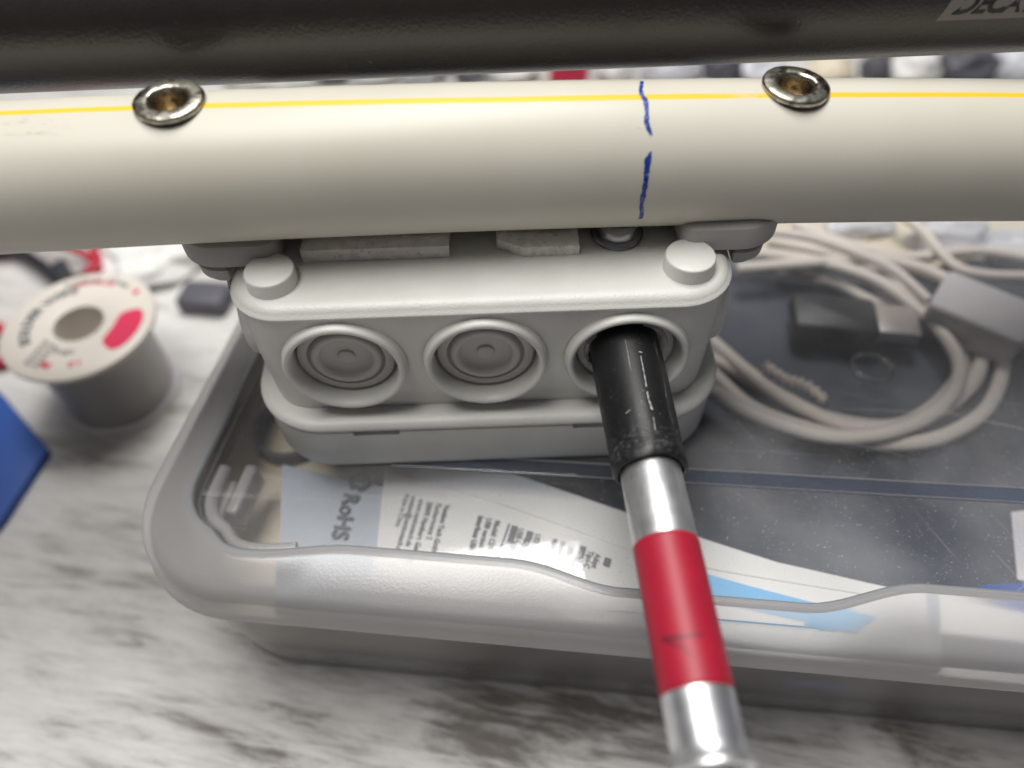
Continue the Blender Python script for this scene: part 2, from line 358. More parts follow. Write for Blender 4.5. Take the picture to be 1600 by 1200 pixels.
pl = math_n(t, 'ABSOLUTE', math_n(t, 'SUBTRACT', math_n(t, 'FRACT', math_n(t, 'ADD', math_n(t, 'MULTIPLY', sp.outputs['Y'], 4.0), 0.428)), 0.5))
seam = ramp(t, pl, [(0.004, (1, 1, 1)), (0.010, (0, 0, 0))])
c1 = mixc(t, seam, c1, (0.12, 0.07, 0.06))
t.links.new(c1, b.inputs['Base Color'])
bp = N(t, 'ShaderNodeBump', Strength=0.4, Distance=0.0004); t.links.new(wear_shade, bp.inputs['Height']); t.links.new(bp.outputs[0], b.inputs['Normal'])

# translucent plastics (single walls): diffuse milk + blurred see-through + gloss
def plastic(name, milk, milk_w, refr_rough, clear_w, gloss_rough, bump_s=0.0, bump_sc=800, tint=(1, 1, 1), dust=False):
    m = bpy.data.materials.new(name); m.use_nodes = True; t = m.node_tree; t.nodes.clear()
    out = N(t, 'ShaderNodeOutputMaterial'); tcn = N(t, 'ShaderNodeTexCoord')
    df = N(t, 'ShaderNodeBsdfDiffuse', Color=(*milk, 1)); tl = N(t, 'ShaderNodeBsdfTranslucent', Color=(*milk, 1))
    tr = N(t, 'ShaderNodeBsdfTransparent', Color=(*tint, 1)); gl = N(t, 'ShaderNodeBsdfGlossy', Roughness=gloss_rough)
    mk = N(t, 'ShaderNodeMixShader', Fac=0.45); t.links.new(df.outputs[0], mk.inputs[1]); t.links.new(tl.outputs[0], mk.inputs[2])
    if refr_rough:
        rf = N(t, 'ShaderNodeBsdfRefraction', Roughness=refr_rough, IOR=1.22, Color=(*tint, 1))
        see = N(t, 'ShaderNodeMixShader', Fac=clear_w); t.links.new(rf.outputs[0], see.inputs[1]); t.links.new(tr.outputs[0], see.inputs[2])
    else: see = tr
    m1 = N(t, 'ShaderNodeMixShader', Fac=milk_w); t.links.new(see.outputs[0], m1.inputs[1]); t.links.new(mk.outputs[0], m1.inputs[2])
    if dust:
        n1 = N(t, 'ShaderNodeTexNoise', Scale=2100.0, Detail=1.0, Roughness=.5); t.links.new(tcn.outputs['Object'], n1.inputs['Vector'])
        specks = ramp(t, n1.outputs['Fac'], [(0.705, (0, 0, 0)), (0.75, (1, 1, 1))])
        acc = math_n(t, 'MULTIPLY', specks, 0.28)
        for ang_, s1, s2, lo, wgt in ((0.35, 8, 300, .66, .22), (-0.5, 11, 480, .66, .20), (1.2, 16, 600, .68, .15), (0.1, 7, 350, .66, .2)):
            mp = N(t, 'ShaderNodeMapping'); mp.inputs['Rotation'].default_value = (0, 0, ang_); mp2 = N(t, 'ShaderNodeMapping'); mp2.inputs['Scale'].default_value = (s1, s2, 1)
            t.links.new(tcn.outputs['Object'], mp.inputs['Vector']); t.links.new(mp.outputs[0], mp2.inputs['Vector'])
            nn = N(t, 'ShaderNodeTexNoise', Scale=1.0, Detail=3.0, Distortion=.4); t.links.new(mp2.outputs[0], nn.inputs['Vector'])
            acc = math_n(t, 'ADD', acc, math_n(t, 'MULTIPLY', ramp(t, nn.outputs['Fac'], [(lo, (0, 0, 0)), (lo + .12, (1, 1, 1))]), wgt))
        nb = N(t, 'ShaderNodeTexNoise', Scale=30.0, Detail=4.0); t.links.new(tcn.outputs['Object'], nb.inputs['Vector'])
        acc = math_n(t, 'ADD', acc, ramp(t, nb.outputs['Fac'], [(0.38, (0.02, 0.02, 0.02)), (0.75, (0.20, 0.20, 0.20))]), True)
        dd = N(t, 'ShaderNodeBsdfDiffuse', Color=(0.75, 0.75, 0.77, 1)); m0 = N(t, 'ShaderNodeMixShader'); t.links.new(acc, m0.inputs[0])
        t.links.new(m1.outputs[0], m0.inputs[1]); t.links.new(dd.outputs[0], m0.inputs[2]); m1 = m0
    fr = N(t, 'ShaderNodeFresnel', IOR=1.48)
    if bump_s:
        nn = N(t, 'ShaderNodeTexNoise', Scale=bump_sc, Detail=3.0); t.links.new(tcn.outputs['Object'], nn.inputs['Vector'])
        bp = N(t, 'ShaderNodeBump', Strength=bump_s, Distance=0.0003); t.links.new(nn.outputs['Fac'], bp.inputs['Height'])
        for q in (gl, df, fr) + ((rf,) if refr_rough else ()): t.links.new(bp.outputs[0], q.inputs['Normal'])
    m2 = N(t, 'ShaderNodeMixShader'); t.links.new(fr.outputs[0], m2.inputs[0]); t.links.new(m1.outputs[0], m2.inputs[1]); t.links.new(gl.outputs[0], m2.inputs[2])
    t.links.new(m2.outputs[0], out.inputs['Surface']); return m
M['frost'] = plastic('frosted_polypropylene', (0.90, 0.885, 0.89), 0.50, 0.36, 0.02, 0.24, 0.15, 1800)
M['frost_edge'] = plastic('frosted_edge', (0.64, 0.65, 0.68), 0.62, 0.3, 0.0, 0.45)
M['tub'] = plastic('translucent_tub', (0.86, 0.83, 0.82), 0.30, 0.28, 0.14, 0.22, 0.1, 300)
M['window'] = plastic('clear_dusty_panel', (0.7, 0.7, 0.72), 0.05, 0, 1.0, 0.06, 0.0, 1, dust=True)
M['film'] = plastic('clear_bag_film', (0.7, 0.7, 0.75), 0.12, 0, 1.0, 0.1, 0.6, 60)

# ------------------------------------------------------------------ the table
mb = MB(); mb.add([(-900, -500, 0), (900, -500, 0), (900, 1200, 0), (-900, 1200, 0)], [(0, 1, 2, 3)])
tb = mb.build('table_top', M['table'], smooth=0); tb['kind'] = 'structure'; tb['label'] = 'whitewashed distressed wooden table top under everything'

# ------------------------------------------------------------------ storage container with lid
LC = [(-95.3, 74.0), (190.0, 37.6), (222.0, 262.0), (-59.5, 262.0)]; LR = [27, 22, 22, 22]
cont = empty('storage_container', (60, 150, 0))
tag(cont, 'low translucent plastic storage box with frosted lid rim and clear scratched lid window', 'storage box')
mb = MB(); NC = 16
loft(mb, LC, LR, [(9.5, 1.0), (8.0, 2.5), (5.5, 30), (3.6, 53), (3.0, 58)], NC, cap0=True, cap1=False)
mb.build('tub', M['tub'], cont, 60)
# lid rim: dense outline with a wavy inner border
def resample(pts, n):
    P = [Vector(p) for p in pts]; L = [0]
    for i in range(len(P)): L.append(L[-1] + (P[(i + 1) % len(P)] - P[i]).length)
    out = []; k = 0
    for j in range(n):
        s = L[-1] * j / n
        while L[k + 1] < s: k += 1
        a, b_ = P[k], P[(k + 1) % len(P)]; u = (s - L[k]) / max(L[k + 1] - L[k], 1e-9); out.append(a.lerp(b_, u))
    return out
NR = 420
base = resample(rpoly(LC, LR, 0, 24), NR)
def offset_ring(off_fn, z_fn):
    out = []
    n = len(base)
    for i, p in enumerate(base):
        d = (base[(i + 1) % n] - base[i - 1]).normalized(); nr = Vector((-d.y, d.x)); o = off_fn(p)
        out.append((p.x + nr.x * o, p.y + nr.y * o, z_fn(p)))
    return out
def sstep(a, b_, x):
    u = max(0, min(1, (x - a) / (b_ - a))); return u * u * (3 - 2 * u)
def wavy(p):
    front = p.y < 74 - (p.x + 95) * 0.1277 + 9
    if not front or p.x < -75: return 14.0
    f = 10.3 + 3.0 * (sstep(-62, -38, p.x) - sstep(-4, 20, p.x)) - 1.6 * (sstep(0, 20, p.x) - sstep(58, 84, p.x)) + 5.0 * sstep(58, 84, p.x)
    return f + (14.0 - f) * (1 - sstep(-78, -62, p.x))
def blend(a): return lambda p: a * wavy(p)
mb = MB()
rr = [(lambda p: 0.5, 53.6), (lambda p: -0.25, 53.6), (lambda p: -0.35, 54.3), (lambda p: 0.0, 54.9), (lambda p: 0.45, 58.5), (lambda p: 0.8, 61.3), (lambda p: 1.6, 63.2), (lambda p: 3.0, 64.6), (lambda p: 4.8, 65.4),
      (blend(.55), 66.3), (blend(.80), 67.4), (blend(.95), 67.9), (blend(1.0), 67.7), (lambda p: wavy(p) + .35, 66.3), (lambda p: wavy(p) + .7, 64.3), (lambda p: wavy(p) + 1.2, 64.0)]
mb.rings([offset_ring(f, (lambda z: (lambda p: z))(z)) for f, z in rr], False, False)
mb.build('lid_rim', M['frost'], cont, 60)
mb = MB(); ed = [Vector(q) for q in offset_ring(lambda p: wavy(p) - .2, lambda p: 66.9)]; ed.append(ed[0]); mb.tube(ed, 1.05, 10, cap=False); mb.build('rim_edge', M['frost_edge'], cont, 60)
inner = offset_ring(lambda p: wavy(p) + 1.2, lambda p: 64.0)
# the clear window, with a shallow moulded rib across it
mb = MB(); mb.add(inner, [tuple(range(len(inner)))])
mb.build('lid_window', M['window'], cont, 0)
mb = MB()
p0, p1 = Vector((-30, 105.8, 64)), Vector((192, 81.3, 64)); dd = (p1 - p0).normalized(); nn_ = Vector((-dd.y, dd.x, 0))
prof = [(-2.6, 0.02), (-2.3, .25), (-1.8, .34), (1.2, .34), (1.7, .25), (2.0, 0.02)]
mb.add([p0 + nn_ * a + Vector((0, 0, z)) for a, z in prof] + [p1 + nn_ * a + Vector((0, 0, z)) for a, z in prof],
       [(i, i + 1, i + 7, i + 6) for i in range(5)])
mb.build('lid_rib', plastic('glossy_rib', (0.5, 0.53, 0.6), 0.10, 0, 1, 0.08, tint=(.62, .68, .80)), cont, 60)
for a_, z_, r_ in ((1.6, 64.2, .18), (-2.3, 64.2, .12)):  # thin milky tubes added as the bright highlights along the rib
    mb = MB(); mb.tube([p0 + nn_ * a_ + Vector((0, 0, z_ - 64)), p1 + nn_ * a_ + Vector((0, 0, z_ - 64))], r_, 8); mb.build('rib_highlight', M['frost'], cont, 60)
# raised inner bead and latch tabs at the left corner
mb = MB()
bead = offset_ring(lambda p: wavy(p) + 3.2, lambda p: 62.4)
seg = [Vector(q) for q in bead if q[0] < -50 and q[1] < 106]
seg.sort(key=lambda q: math.atan2(q.y - 118, q.x + 42) % (2 * math.pi))
mb.tube(seg, 1.5, 10)
mb.build('inner_bead', M['frost'], cont, 60)
for (px, py) in ((384, 775), (352, 800)):
    p = at(px, py, 56); mb = MB(); mb.box(p, (1.6, 7.0, 4.0), Euler((0, 0, -.20))); mb.build('latch_tab', M['frost'], cont, 40, bevel=.8)

# ------------------------------------------------------------------ contents of the container
slab = MB(); q = [(-5, 92), (170, 60), (197, 240), (-45, 246)]
loft(slab, q, 4, [(1, 3), (0, 4.2), (0, 41), (.8, 42)], 4)
tag(slab.build('dark_carton', M['slate'], None, 30), 'large slate blue carton filling the storage box under the coiled cables', 'carton')
mb = MB(); loft(mb, [(-87.5, 87), (-7, 77), (-7, 90), (-48, 240), (-59.0, 240)], [20, 2, 2, 2, 2], [(0, 3), (0, 42), (.6, 42.6)], 4)
tag(mb.build('cream_card', M['cream_card'], None, 30), 'cream coloured card lying inside the storage box at its left corner', 'card')

PZ = 54.0
# label pouch
pouch = empty('cable_pouch', (20, 95, 42)); tag(pouch, 'flattened pouch with printed white label, lying under the lid at the front', 'packaging')
def patch(corners, nu, nv_, zf):
    a, b_, c_, d_ = [Vector(c) for c in corners]; vs = []; fs = []
    for j in range(nv_ + 1):
        for i in range(nu + 1):
            u, v = i / nu, j / nv_; p = a.lerp(b_, u).lerp(d_.lerp(c_, u), v); vs.append((p.x, p.y, zf(p.x, p.y)))
    for j in range(nv_):
        for i in range(nu): k = j * (nu + 1) + i; fs.append((k, k + 1, k + nu + 2, k + nu + 1))
    return vs, fs
def pz(x, y): return PZ + 0.7 * math.sin(x * .055 + 1) + .5 * math.sin(x * .11 + y * .08)
def solid_patch(name, cs, material, parent, dz, thick, nu=30, nv_=12):
    vs, fs = patch(cs, nu, nv_, lambda x, y: pz(x, y) + dz); n = len(vs)
    mb = MB(); mb.add(vs, fs); mb.add([(x, y, z - thick) for x, y, z in vs], [tuple(reversed(f)) for f in fs])
    ring = [i for i in range(nu + 1)] + [j * (nu + 1) + nu for j in range(1, nv_ + 1)] + [nv_ * (nu + 1) + i for i in range(nu - 1, -1, -1)] + [j * (nu + 1) for j in range(nv_ - 1, 0, -1)]
    mb.add([], [])
    for i in range(len(ring)):
        a, b_ = ring[i], ring[(i + 1) % len(ring)]; mb.f.append((a, b_, b_ + n, a + n)); mb.m.append(0)
    return mb.build(name, material, parent, 40)
A_ = at(437, 742, PZ); solid_patch('pouch_film', [(-56, 76.5), (90, 57), (94, 70), (-61, 112)], M['pouch'], pouch, -0.3, 2.5)
solid_patch('printed_label', [(-34, 73.2), (88, 57.4), (91, 70.2), (-34, 109)], M['white_paper'], pouch, 0.05, .2)
lt = solid_patch('back_flap', [at(640, 742, PZ)[:2], at(1000, 868, PZ)[:2], at(1400, 938, PZ)[:2], at(700, 712, PZ)[:2]], M['white_paper'], pouch, 0.3, .15)
solid_patch('blue_print', [at(1060, 925, PZ)[:2], at(1330, 985, PZ)[:2], at(1360, 965, PZ)[:2], at(1090, 892, PZ)[:2]], M['pale_blue'], pouch, 0.42, .1)
def print_text(mb, txt, px, py, size, bold=0.0, dirpx=(-21, 71), spacing=1.0, xs=0.82):
    o = at(px, py, PZ); e = at(px + dirpx[0], py + dirpx[1], PZ) - o; e.z = 0; e.normalize(); up = Vector((-e.y, e.x, 0))
    vs, fs = text_mesh(txt, size, bold=bold, spacing=spacing); out = []
    for v in vs:
        p = o + e * v.x * xs + up * v.y; out.append((p.x, p.y, pz(p.x, p.y) + 0.42))
    mb.add(out, fs)
mb = MB()
S = 1.95
for txt, px, py, bd in (('Vention Tech GmbH', 695, 789, .05), ('Fischertwiete 2', 682, 786, .02), ('20095 Hamburg, Germany', 668, 783, .04), ('www.ventiontech.de', 655, 778, .02), ('vention@ventiontech.com', 643, 773, .02), ('Made in China', 632, 770, .0),
                    ('Model: CDV', 774, 816, .05), ('USB version: 2', 761, 812, .05), ('Interface: USB', 748, 808, .09),
                    ('USB-C zu USB-A', 811, 829, .03), ('      Перехо', 818, 838, .03), ('USB 2.0 Type', 837, 838, .03), ('USB 2.0 TI', 799, 850, .03), ('Male to USB', 864, 846, .03),
                    ('Masculin', 876, 850, .03), ('USB-C zu', 889, 854, .03), ('      Adatt', 901, 858, .03), ('Tipo-C', 919, 864, .04), ('Adapt', 930, 868, .04)):
    print_text(mb, txt, px, py, S, bd)
mb.build('small_print', M['print_grey'], pouch, 0, fix=False)
mb = MB(); print_text(mb, 'RoHS |', 538, 768, 5.7, .13, dirpx=(-27, 95), xs=1.0); mb.build('large_print', M['print_grey'], pouch, 0, fix=False)
mb = MB()
for (x0, y0) in ((803, 832), (799, 845), (827, 841), (822, 853), (909, 864), (905, 876), (948, 882)):      # little language boxes
    c_ = at(x0, y0, PZ); e = at(x0 - 21, y0 + 71, PZ) - c_; e.normalize(); u_ = Vector((-e.y, e.x, 0))
    pts = [c_ + e * a + u_ * b_ for a, b_ in ((-1.1, -.8), (1.1, -.8), (1.1, .8), (-1.1, .8))]
    mb.add([(p.x, p.y, pz(p.x, p.y) + .42) for p in pts], [(0, 1, 2, 3)])
a_, b2 = at(796, 822, PZ), at(775, 880, PZ)
mb.add([(a_.x - .2, a_.y, pz(a_.x, a_.y) + .42), (a_.x + .2, a_.y, pz(a_.x, a_.y) + .42), (b2.x + .2, b2.y, pz(b2.x, b2.y) + .42), (b2.x - .2, b2.y, pz(b2.x, b2.y) + .42)], [(0, 1, 2, 3)])
mb.build('print_boxes', M['print_grey'], pouch, 0, fix=False)
mb = MB(); c_ = at(562, 750, PZ)                                    # round three-arrow mark
for k in range(3):
    a0 = k * 2.094 + .3; vs = []
    for j in range(9):
        a = a0 + j * 1.45 / 8
        for rr_ in (1.5, 2.9): vs.append((c_.x + rr_ * math.cos(a), c_.y + rr_ * math.sin(a), pz(c_.x, c_.y) + .55))
    mb.add(vs, [(2 * j, 2 * j + 1, 2 * j + 3, 2 * j + 2) for j in range(8)])
    a = a0 + 1.45
    mb.add([(c_.x + r_ * math.cos(q_), c_.y + r_ * math.sin(q_), pz(c_.x, c_.y) + .55) for r_, q_ in ((.9, a), (3.5, a), (2.2, a + .5))], [(0, 1, 2)])
mb.build('round_mark', M['print_grey'], pouch, 0, fix=False)

# dark ring of rubber at the left of the pouch
mb = MB(); c_ = at(462, 690, 40); mb.lathe([(9, 3), (10.5, 3), (10.5, 8), (9, 8), (9, 3)], (c_.x, c_.y, 39.6), (0, 0, 1), 40)
tag(mb.build('rubber_ring', M['dark_grey'], None, 40), 'dark rubber ring half hidden behind the grey box corner', 'ring')
# cards at the right front
def card(name, pts, z, material, label, cat, th=.6):
    P = [at(x, y, z) for x, y in pts]; mb = MB(); n = len(P)
    mb.rings([[(p.x, p.y, z - th) for p in P], [(p.x, p.y, z) for p in P]]); return tag(mb.build(name, material, None, 0), label, cat)
card('white_card', [(1405, 985), (1585, 1005), (1592, 965), (1420, 925)], 44.5, M['white_paper'], 'small white card under the frosted rim right of the red tape', 'card')
card('blue_card', [(1545, 1008), (1720, 1020), (1720, 900), (1530, 915)], 43.2, M['deep_blue'], 'deep blue card under the frosted rim at the right', 'card')
card('grey_card', [(1590, 905), (1750, 940), (1750, 780), (1580, 800)], 43.4, M['grey_plastic'], 'grey card lying on the slate carton at the right edge', 'card')
card('cream_sheet', [(1150, 300), (1150, 392), (1215, 412), (1400, 428), (1520, 405), (1640, 398), (1640, 290)], 43.6, M['cream_card'], 'cream sheet at the back of the storage box under the crumpled films', 'sheet')
# small things low at the front wall of the tub
for i, (x, y, hx, hy, hz, mt, nm, lb) in enumerate([(-8, 74, 7, 3, 6, 'dark_grey', 'dark_clip', 'dark clip seen through the tub wall left of the red tape'), (42, 66, 14, 3, 4, 'dark_grey', 'dark_adapter', 'dark adapter seen through the tub wall right of the aluminium rod'),
        (2, 73.0, 4, 2.5, 9, 'deep_blue', 'blue_clip', 'small blue clip behind the tub wall'), (74, 62, 9, 3, 10, 'deep_blue', 'blue_clip', 'blue clip behind the tub wall at the right')]):
    mb = MB(); mb.box((x, y + 3, 3 + hz), (hx, hy, hz), Euler((0, 0, -.127)))
    tag(mb.build(nm, M[mt], None, 40, bevel=1.5), lb, 'clip' if 'clip' in nm else ('cap' if 'cap' in nm else 'adapter'))

def spline(pts, n=14):
    P = [Vector(p) for p in pts]; out = []
    for i in range(len(P) - 1):
        a, b_, c_, d_ = P[max(i - 1, 0)], P[i], P[i + 1], P[min(i + 2, len(P) - 1)]
        for j in range(n):
            t_ = j / n; out.append(0.5 * ((2 * b_) + (-a + c_) * t_ + (2 * a - 5 * b_ + 4 * c_ - d_) * t_ ** 2 + (-a + 3 * b_ - 3 * c_ + d_) * t_ ** 3))
    out.append(P[-1]); return out
def pxs(l, z): return [at(x, y, z + (k[0] if k else 0)) for x, y, *k in l]
# coiled white cable: several turns of one long lead
cable = empty('coiled_cable', (110, 150, 42)); tag(cable, 'long off white cable coiled in several turns under the clear lid window', 'cable')
turns = [
    ([(1030, 500), (1120, 590), (1180, 640), (1270, 672), (1370, 692), (1460, 686), (1535, 645), (1565, 585), (1560, 530), (1530, 490)], 47),
    ([(1040, 470), (1120, 540), (1180, 590), (1260, 640), (1350, 668), (1440, 655), (1510, 610), (1533, 560), (1515, 510), (1480, 480)], 47.5),
    ([(1030, 560), (1120, 615), (1200, 655), (1300, 682), (1400, 672), (1475, 630), (1500, 575), (1470, 520), (1420, 475), (1370, 440), (1300, 415), (1217, 400), (1150, 395), (1060, 400)], 51.5),
    ([(1020, 520), (1110, 560), (1170, 590), (1230, 625), (1300, 655), (1400, 665), (1475, 620), (1505, 560), (1475, 505), (1430, 465), (1360, 420), (1290, 395), (1200, 375)], 45.5)]
for pts, z in turns:
    mb = MB(); mb.tube(spline(pxs(pts, z)), 2.15, 12); mb.build('cable_turn', M['white_cable'], cable, 60)
for pts, z, r_, nm, lb in [
    ([(1150, 420), (1260, 412), (1360, 405), (1440, 420), (1500, 450), (1560, 500)], 52, 2.0, 'white_lead', 'off white lead running from the grey plug towards the box behind the conduit'),
    ([(1215, 425), (1300, 440), (1360, 470), (1440, 500), (1500, 560), (1490, 610)], 46, 1.9, 'white_lead', 'off white lead passing under the bare metal plug shell'),
    ([(1240, 350), (1330, 385), (1420, 402), (1530, 392), (1640, 410)], 50, 2.0, 'white_lead', 'off white lead looping in front of the crumpled films'),
    ([(1400, 330), (1440, 360), (1500, 420), (1600, 432), (1660, 425)], 53, 1.7, 'white_lead', 'off white lead reaching the upper edge of the grey plug'),
    ([(1190, 360), (1270, 372), (1350, 400), (1400, 425), (1450, 470)], 55, 1.7, 'white_lead', 'thin off white lead crossing above the coil close to the conduit')]:
    mb = MB(); mb.tube(spline(pxs(pts, z)), r_, 12); tag(mb.build(nm, M['white_cable'], None, 60), lb, 'cable')
# bead-like twist tie
mb = MB(); rs = []; P = spline(pxs([(1195, 570), (1225, 590), (1260, 602), (1290, 625)], 52), 12)
mb.tube(P, [1.35 + .35 * math.sin(i * 1.57) for i in range(len(P))], 10)
tag(mb.build('twist_tie', M['white_cable'], None, 60), 'short knobbly cream twist tie lying over the coiled cable', 'tie')
# clear round blister with its ring
c_ = at(1362, 576, 52); mb = MB(); mb.lathe([(5.4 + .6 * math.cos(a * math.pi / 5), .6 * math.sin(a * math.pi / 5)) for a in range(11)], (c_.x, c_.y, 52.6), (0, 0.1, 1), 48)
tag(mb.build('clear_ring', M['film'], None, 60), 'small clear plastic ring in the middle of the cable coil', 'ring')

def usb_plug(name, c, ang_, L, W, H, mbody, label, tip):
    e = empty(name, c); tag(e, label, 'plug'); R = Euler((0, 0, ang_)).to_matrix()
    mb = MB(); pts = rpoly(rect(-L / 2, L / 2, -W / 2, W / 2), 2.2, 0, 6)
    def ring(o, z): return [Vector(c) + R @ Vector((x, y, z)) for x, y in rpoly(rect(-L / 2, L / 2, -W / 2, W / 2), 2.4, o, 6)]
    mb.rings([ring(1, 0), ring(.3, .5), ring(0, 1.4), ring(0, H - 1.4), ring(.3, H - .5), ring(1, H)]); mb.build('plug_body', mbody, e, 50)
    mb = MB(); mb.box(Vector(c) + R @ Vector((L / 2 + tip[0] / 2, 0, H / 2)), (tip[0] / 2, tip[1] / 2, tip[2] / 2), Euler((0, 0, ang_))); mb.build('plug_shell', M['plug_metal'], e, 40, bevel=.4)
    return e
pa, pb = at(1240, 492, 50), at(1362, 503, 50)
usb_plug('usb_plug', ((pa.x + pb.x) / 2, (pa.y + pb.y) / 2, 47), math.atan2(pb.y - pa.y, pb.x - pa.x), 25, 15, 6, M['black_plastic'], 'black plug with bare metal shell beside the cable coil', (12, 12, 4.5))
pa, pb = at(1470, 470, 54), at(1590, 520, 54)
usb_plug('charging_plug', ((pa.x + pb.x) / 2, (pa.y + pb.y) / 2, 48), math.atan2(pb.y - pa.y, pb.x - pa.x), 27, 19, 11, M['grey_plastic'], 'grey plug at the right edge resting on the cable coil', (7, 8, 3))

# crumpled films and pale bits at the back of the container
def crumple(name, c, s, material, label, cat, seed, amp=.22, group=None):
    bm = bmesh.new(); bmesh.ops.create_icosphere(bm, subdivisions=4, radius=1.0)
    mb = MB(); vs = []
    for v in bm.verts:
        p = v.co.copy(); q_ = p * 1.6 + Vector((seed * 3.1, seed, 0)); d_ = abs(noise.noise(q_ * .8)) * amp * 2.6 + abs(noise.noise(q_ * 1.7)) * amp * .5
        p = p * (1 + amp - d_); z = max(p.z, -0.75)
        vs.append((c[0] + p.x * s[0], c[1] + p.y * s[1], c[2] + (z + .75) * s[2]))
    mb.add(vs, [tuple(v.index for v in f.verts) for f in bm.faces]); bm.free()
    o = mb.build(name, material, None, 25); tag(o, label, cat, group); return o
for (px, py, sx_, sy_, sz_, mt, nm, lb, ct) in [
    (1345, 352, 11, 6, 4, 'bag', 'crumpled_film', 'crumpled white film near the left end of the group behind the coil', 'film'),
    (1480, 372, 13, 8, 6, 'bag', 'crumpled_film', 'tall crumpled white film in the middle of the group behind the coil', 'film'),
    (1590, 392, 11, 8, 5, 'bag', 'crumpled_film', 'crumpled white film at the right edge behind the coil', 'film')]:
    p = at(px, py, 45); crumple(nm, (p.x, p.y, 42), (sx_, sy_, sz_), M[mt], lb, ct, px * .01)

# ------------------------------------------------------------------ things on the table at the left
sp_ = empty('solder_spool', (-145.5, 183, 0)); tag(sp_, 'spool of solder wire with ivory flange printed in red and black', 'spool')
cx, cyy = -145.5, 183.0
mb = MB(); mb.lathe([(8.8, 2), (8.8, 0), (20.5, 0), (21, .6), (21, 2), (20.7, 2.4), (8.8, 2.4), (8.8, 2)], (cx, cyy, 0), (0, 0, 1), 72); mb.build('bottom_flange', M['grey_plastic'], sp_, 40)
mb = MB(); mb.lathe([(8.8, 2.4), (18.8, 2.4), (19.3, 5), (19.2, 26), (18.2, 34.4), (8.8, 34.4)], (cx, cyy, 0), (0, 0, 1), 72); mb.build('solder_wire', M['solder'], sp_, 40)
mb = MB(); mb.lathe([(8.2, 3), (8.2, 36.6), (8.8, 37), (24.2, 37), (25.0, 36.4), (25.0, 35), (24.4, 34.5), (8.6, 34.5), (8.6, 3)], (cx, cyy, 0), (0, 0, 1), 72); mb.build('top_flange', M['spool_white'], sp_, 40)
mb = MB(); mb.lathe([(0.01, 14.0), (8.15, 14.0)], (cx, cyy, 0), (0, 0, 1), 48); mb.build('hub_floor', M['grey_plastic'], sp_, 0)
def arc_text(mb, txt, rad, a0, size, bold=.05, z=37.15):
    vs, fs = text_mesh(txt, size, bold=bold)
    mb.add([(cx + (rad + v.y) * math.cos(a0 - v.x / rad), cyy + (rad + v.y) * math.sin(a0 - v.x / rad), z) for v in vs], fs)
mb = MB()
def upright(a): return math.radians(a)
arc_text(mb, 'SOLDER WIRE', 15.5, upright(215), 4.6, .18); arc_text(mb, 'Sn60Pb40', 19.5, upright(120), 3.0, .06)
for k in range(6): arc_text(mb, 'flux 2.5%', 11.0 + k * 1.8, upright(252), 1.6, .03)
arc_text(mb, '1.0 mm', 19.8, upright(80), 3.0, .08); arc_text(mb, '100 g', 12.5, upright(285), 3.0, .05)
mb.build('black_print', M['print_grey'], sp_, 0, fix=False)
mb = MB()
N_ = 24; a_c = upright(-12); vs = [(cx + 17.3 * math.cos(a_c), cyy + 17.3 * math.sin(a_c), 37.12)]
for j in range(N_):                                                   # red pill following the flange
    th = 2 * math.pi * j / N_; tt = math.copysign(abs(math.cos(th)) ** .6, math.cos(th)); rr_ = math.copysign(abs(math.sin(th)) ** .6, math.sin(th))
    aa = a_c + tt * .52; r2 = 17.3 + rr_ * 4.6; vs.append((cx + r2 * math.cos(aa), cyy + r2 * math.sin(aa), 37.12))
mb.add(vs, [(0, 1 + j, 1 + (j + 1) % N_) for j in range(N_)])
arc_text(mb, 'Pb', 18, upright(262), 3.4, .2); arc_text(mb, '1.0', 18, upright(292), 3.4, .1); arc_text(mb, 'e', 20, upright(45), 4.4, .2); arc_text(mb, 'LEAD SOLDER', 18.5, upright(112), 2.2, .06, 37.17)
mb.build('red_print', M['red_print'], sp_, 0, fix=False)

mb = MB(); P = [at(-60, 575, 4), at(0, 612, 4), at(74, 700, 4), at(0, 812, 4), at(-80, 900, 4), at(-260, 800, 4)]
mb.rings([[(p.x, p.y, 0) for p in reversed(P)], [(p.x, p.y, 4) for p in reversed(P)]])
tag(mb.build('blue_case', M['deep_blue'], None, 30, bevel=.8), 'flat blue plastic case at the left edge of the table', 'case')

def lead(name, pts, r_, mt, label, grp='test leads by the solder spool'):
    mb = MB(); mb.tube(spline(pts), r_, 10); return tag(mb.build(name, M[mt], None, 60), label, 'wire', grp)
lead('test_lead', pxs([(-60, 380), (20, 392, 2), (60, 412, 4), (95, 438, 2), (140, 432, 2)], 3), 2.6, 'black_wire', 'thick black wire loop behind the solder spool')
lead('test_lead', pxs([(150, 340), (148, 385, 2), (152, 410, 4), (130, 432, 2), (95, 446)], 3), 2.2, 'red_wire', 'red wire running towards the top of the solder spool')
lead('test_lead', pxs([(-80, 400), (0, 386, 3), (70, 380, 4), (130, 396, 2), (160, 425)], 5), 1.8, 'red_wire', 'thin red wire along the underside of the conduit')
lead('test_lead', pxs([(-60, 480), (0, 515, 2), (18, 535, 2), (5, 565), (-60, 570)], 3), 2.4, 'red_wire', 'red wire end left of the solder spool')
lead('test_lead', pxs([(150, 330), (175, 385, 2), (200, 392, 4), (215, 370, 2), (205, 340)], 3), 2.6, 'black_wire', 'black wire loop between the spool and the conduit')
mb = MB(); p = at(100, 428, 6); mb.box((p.x, p.y, 4), (3, 9, 3.5), Euler((0, 0, .6)))
tag(mb.build('crocodile_clip', M['black_plastic'], None, 40, bevel=1.2), 'black crocodile clip behind the solder spool', 'clip')
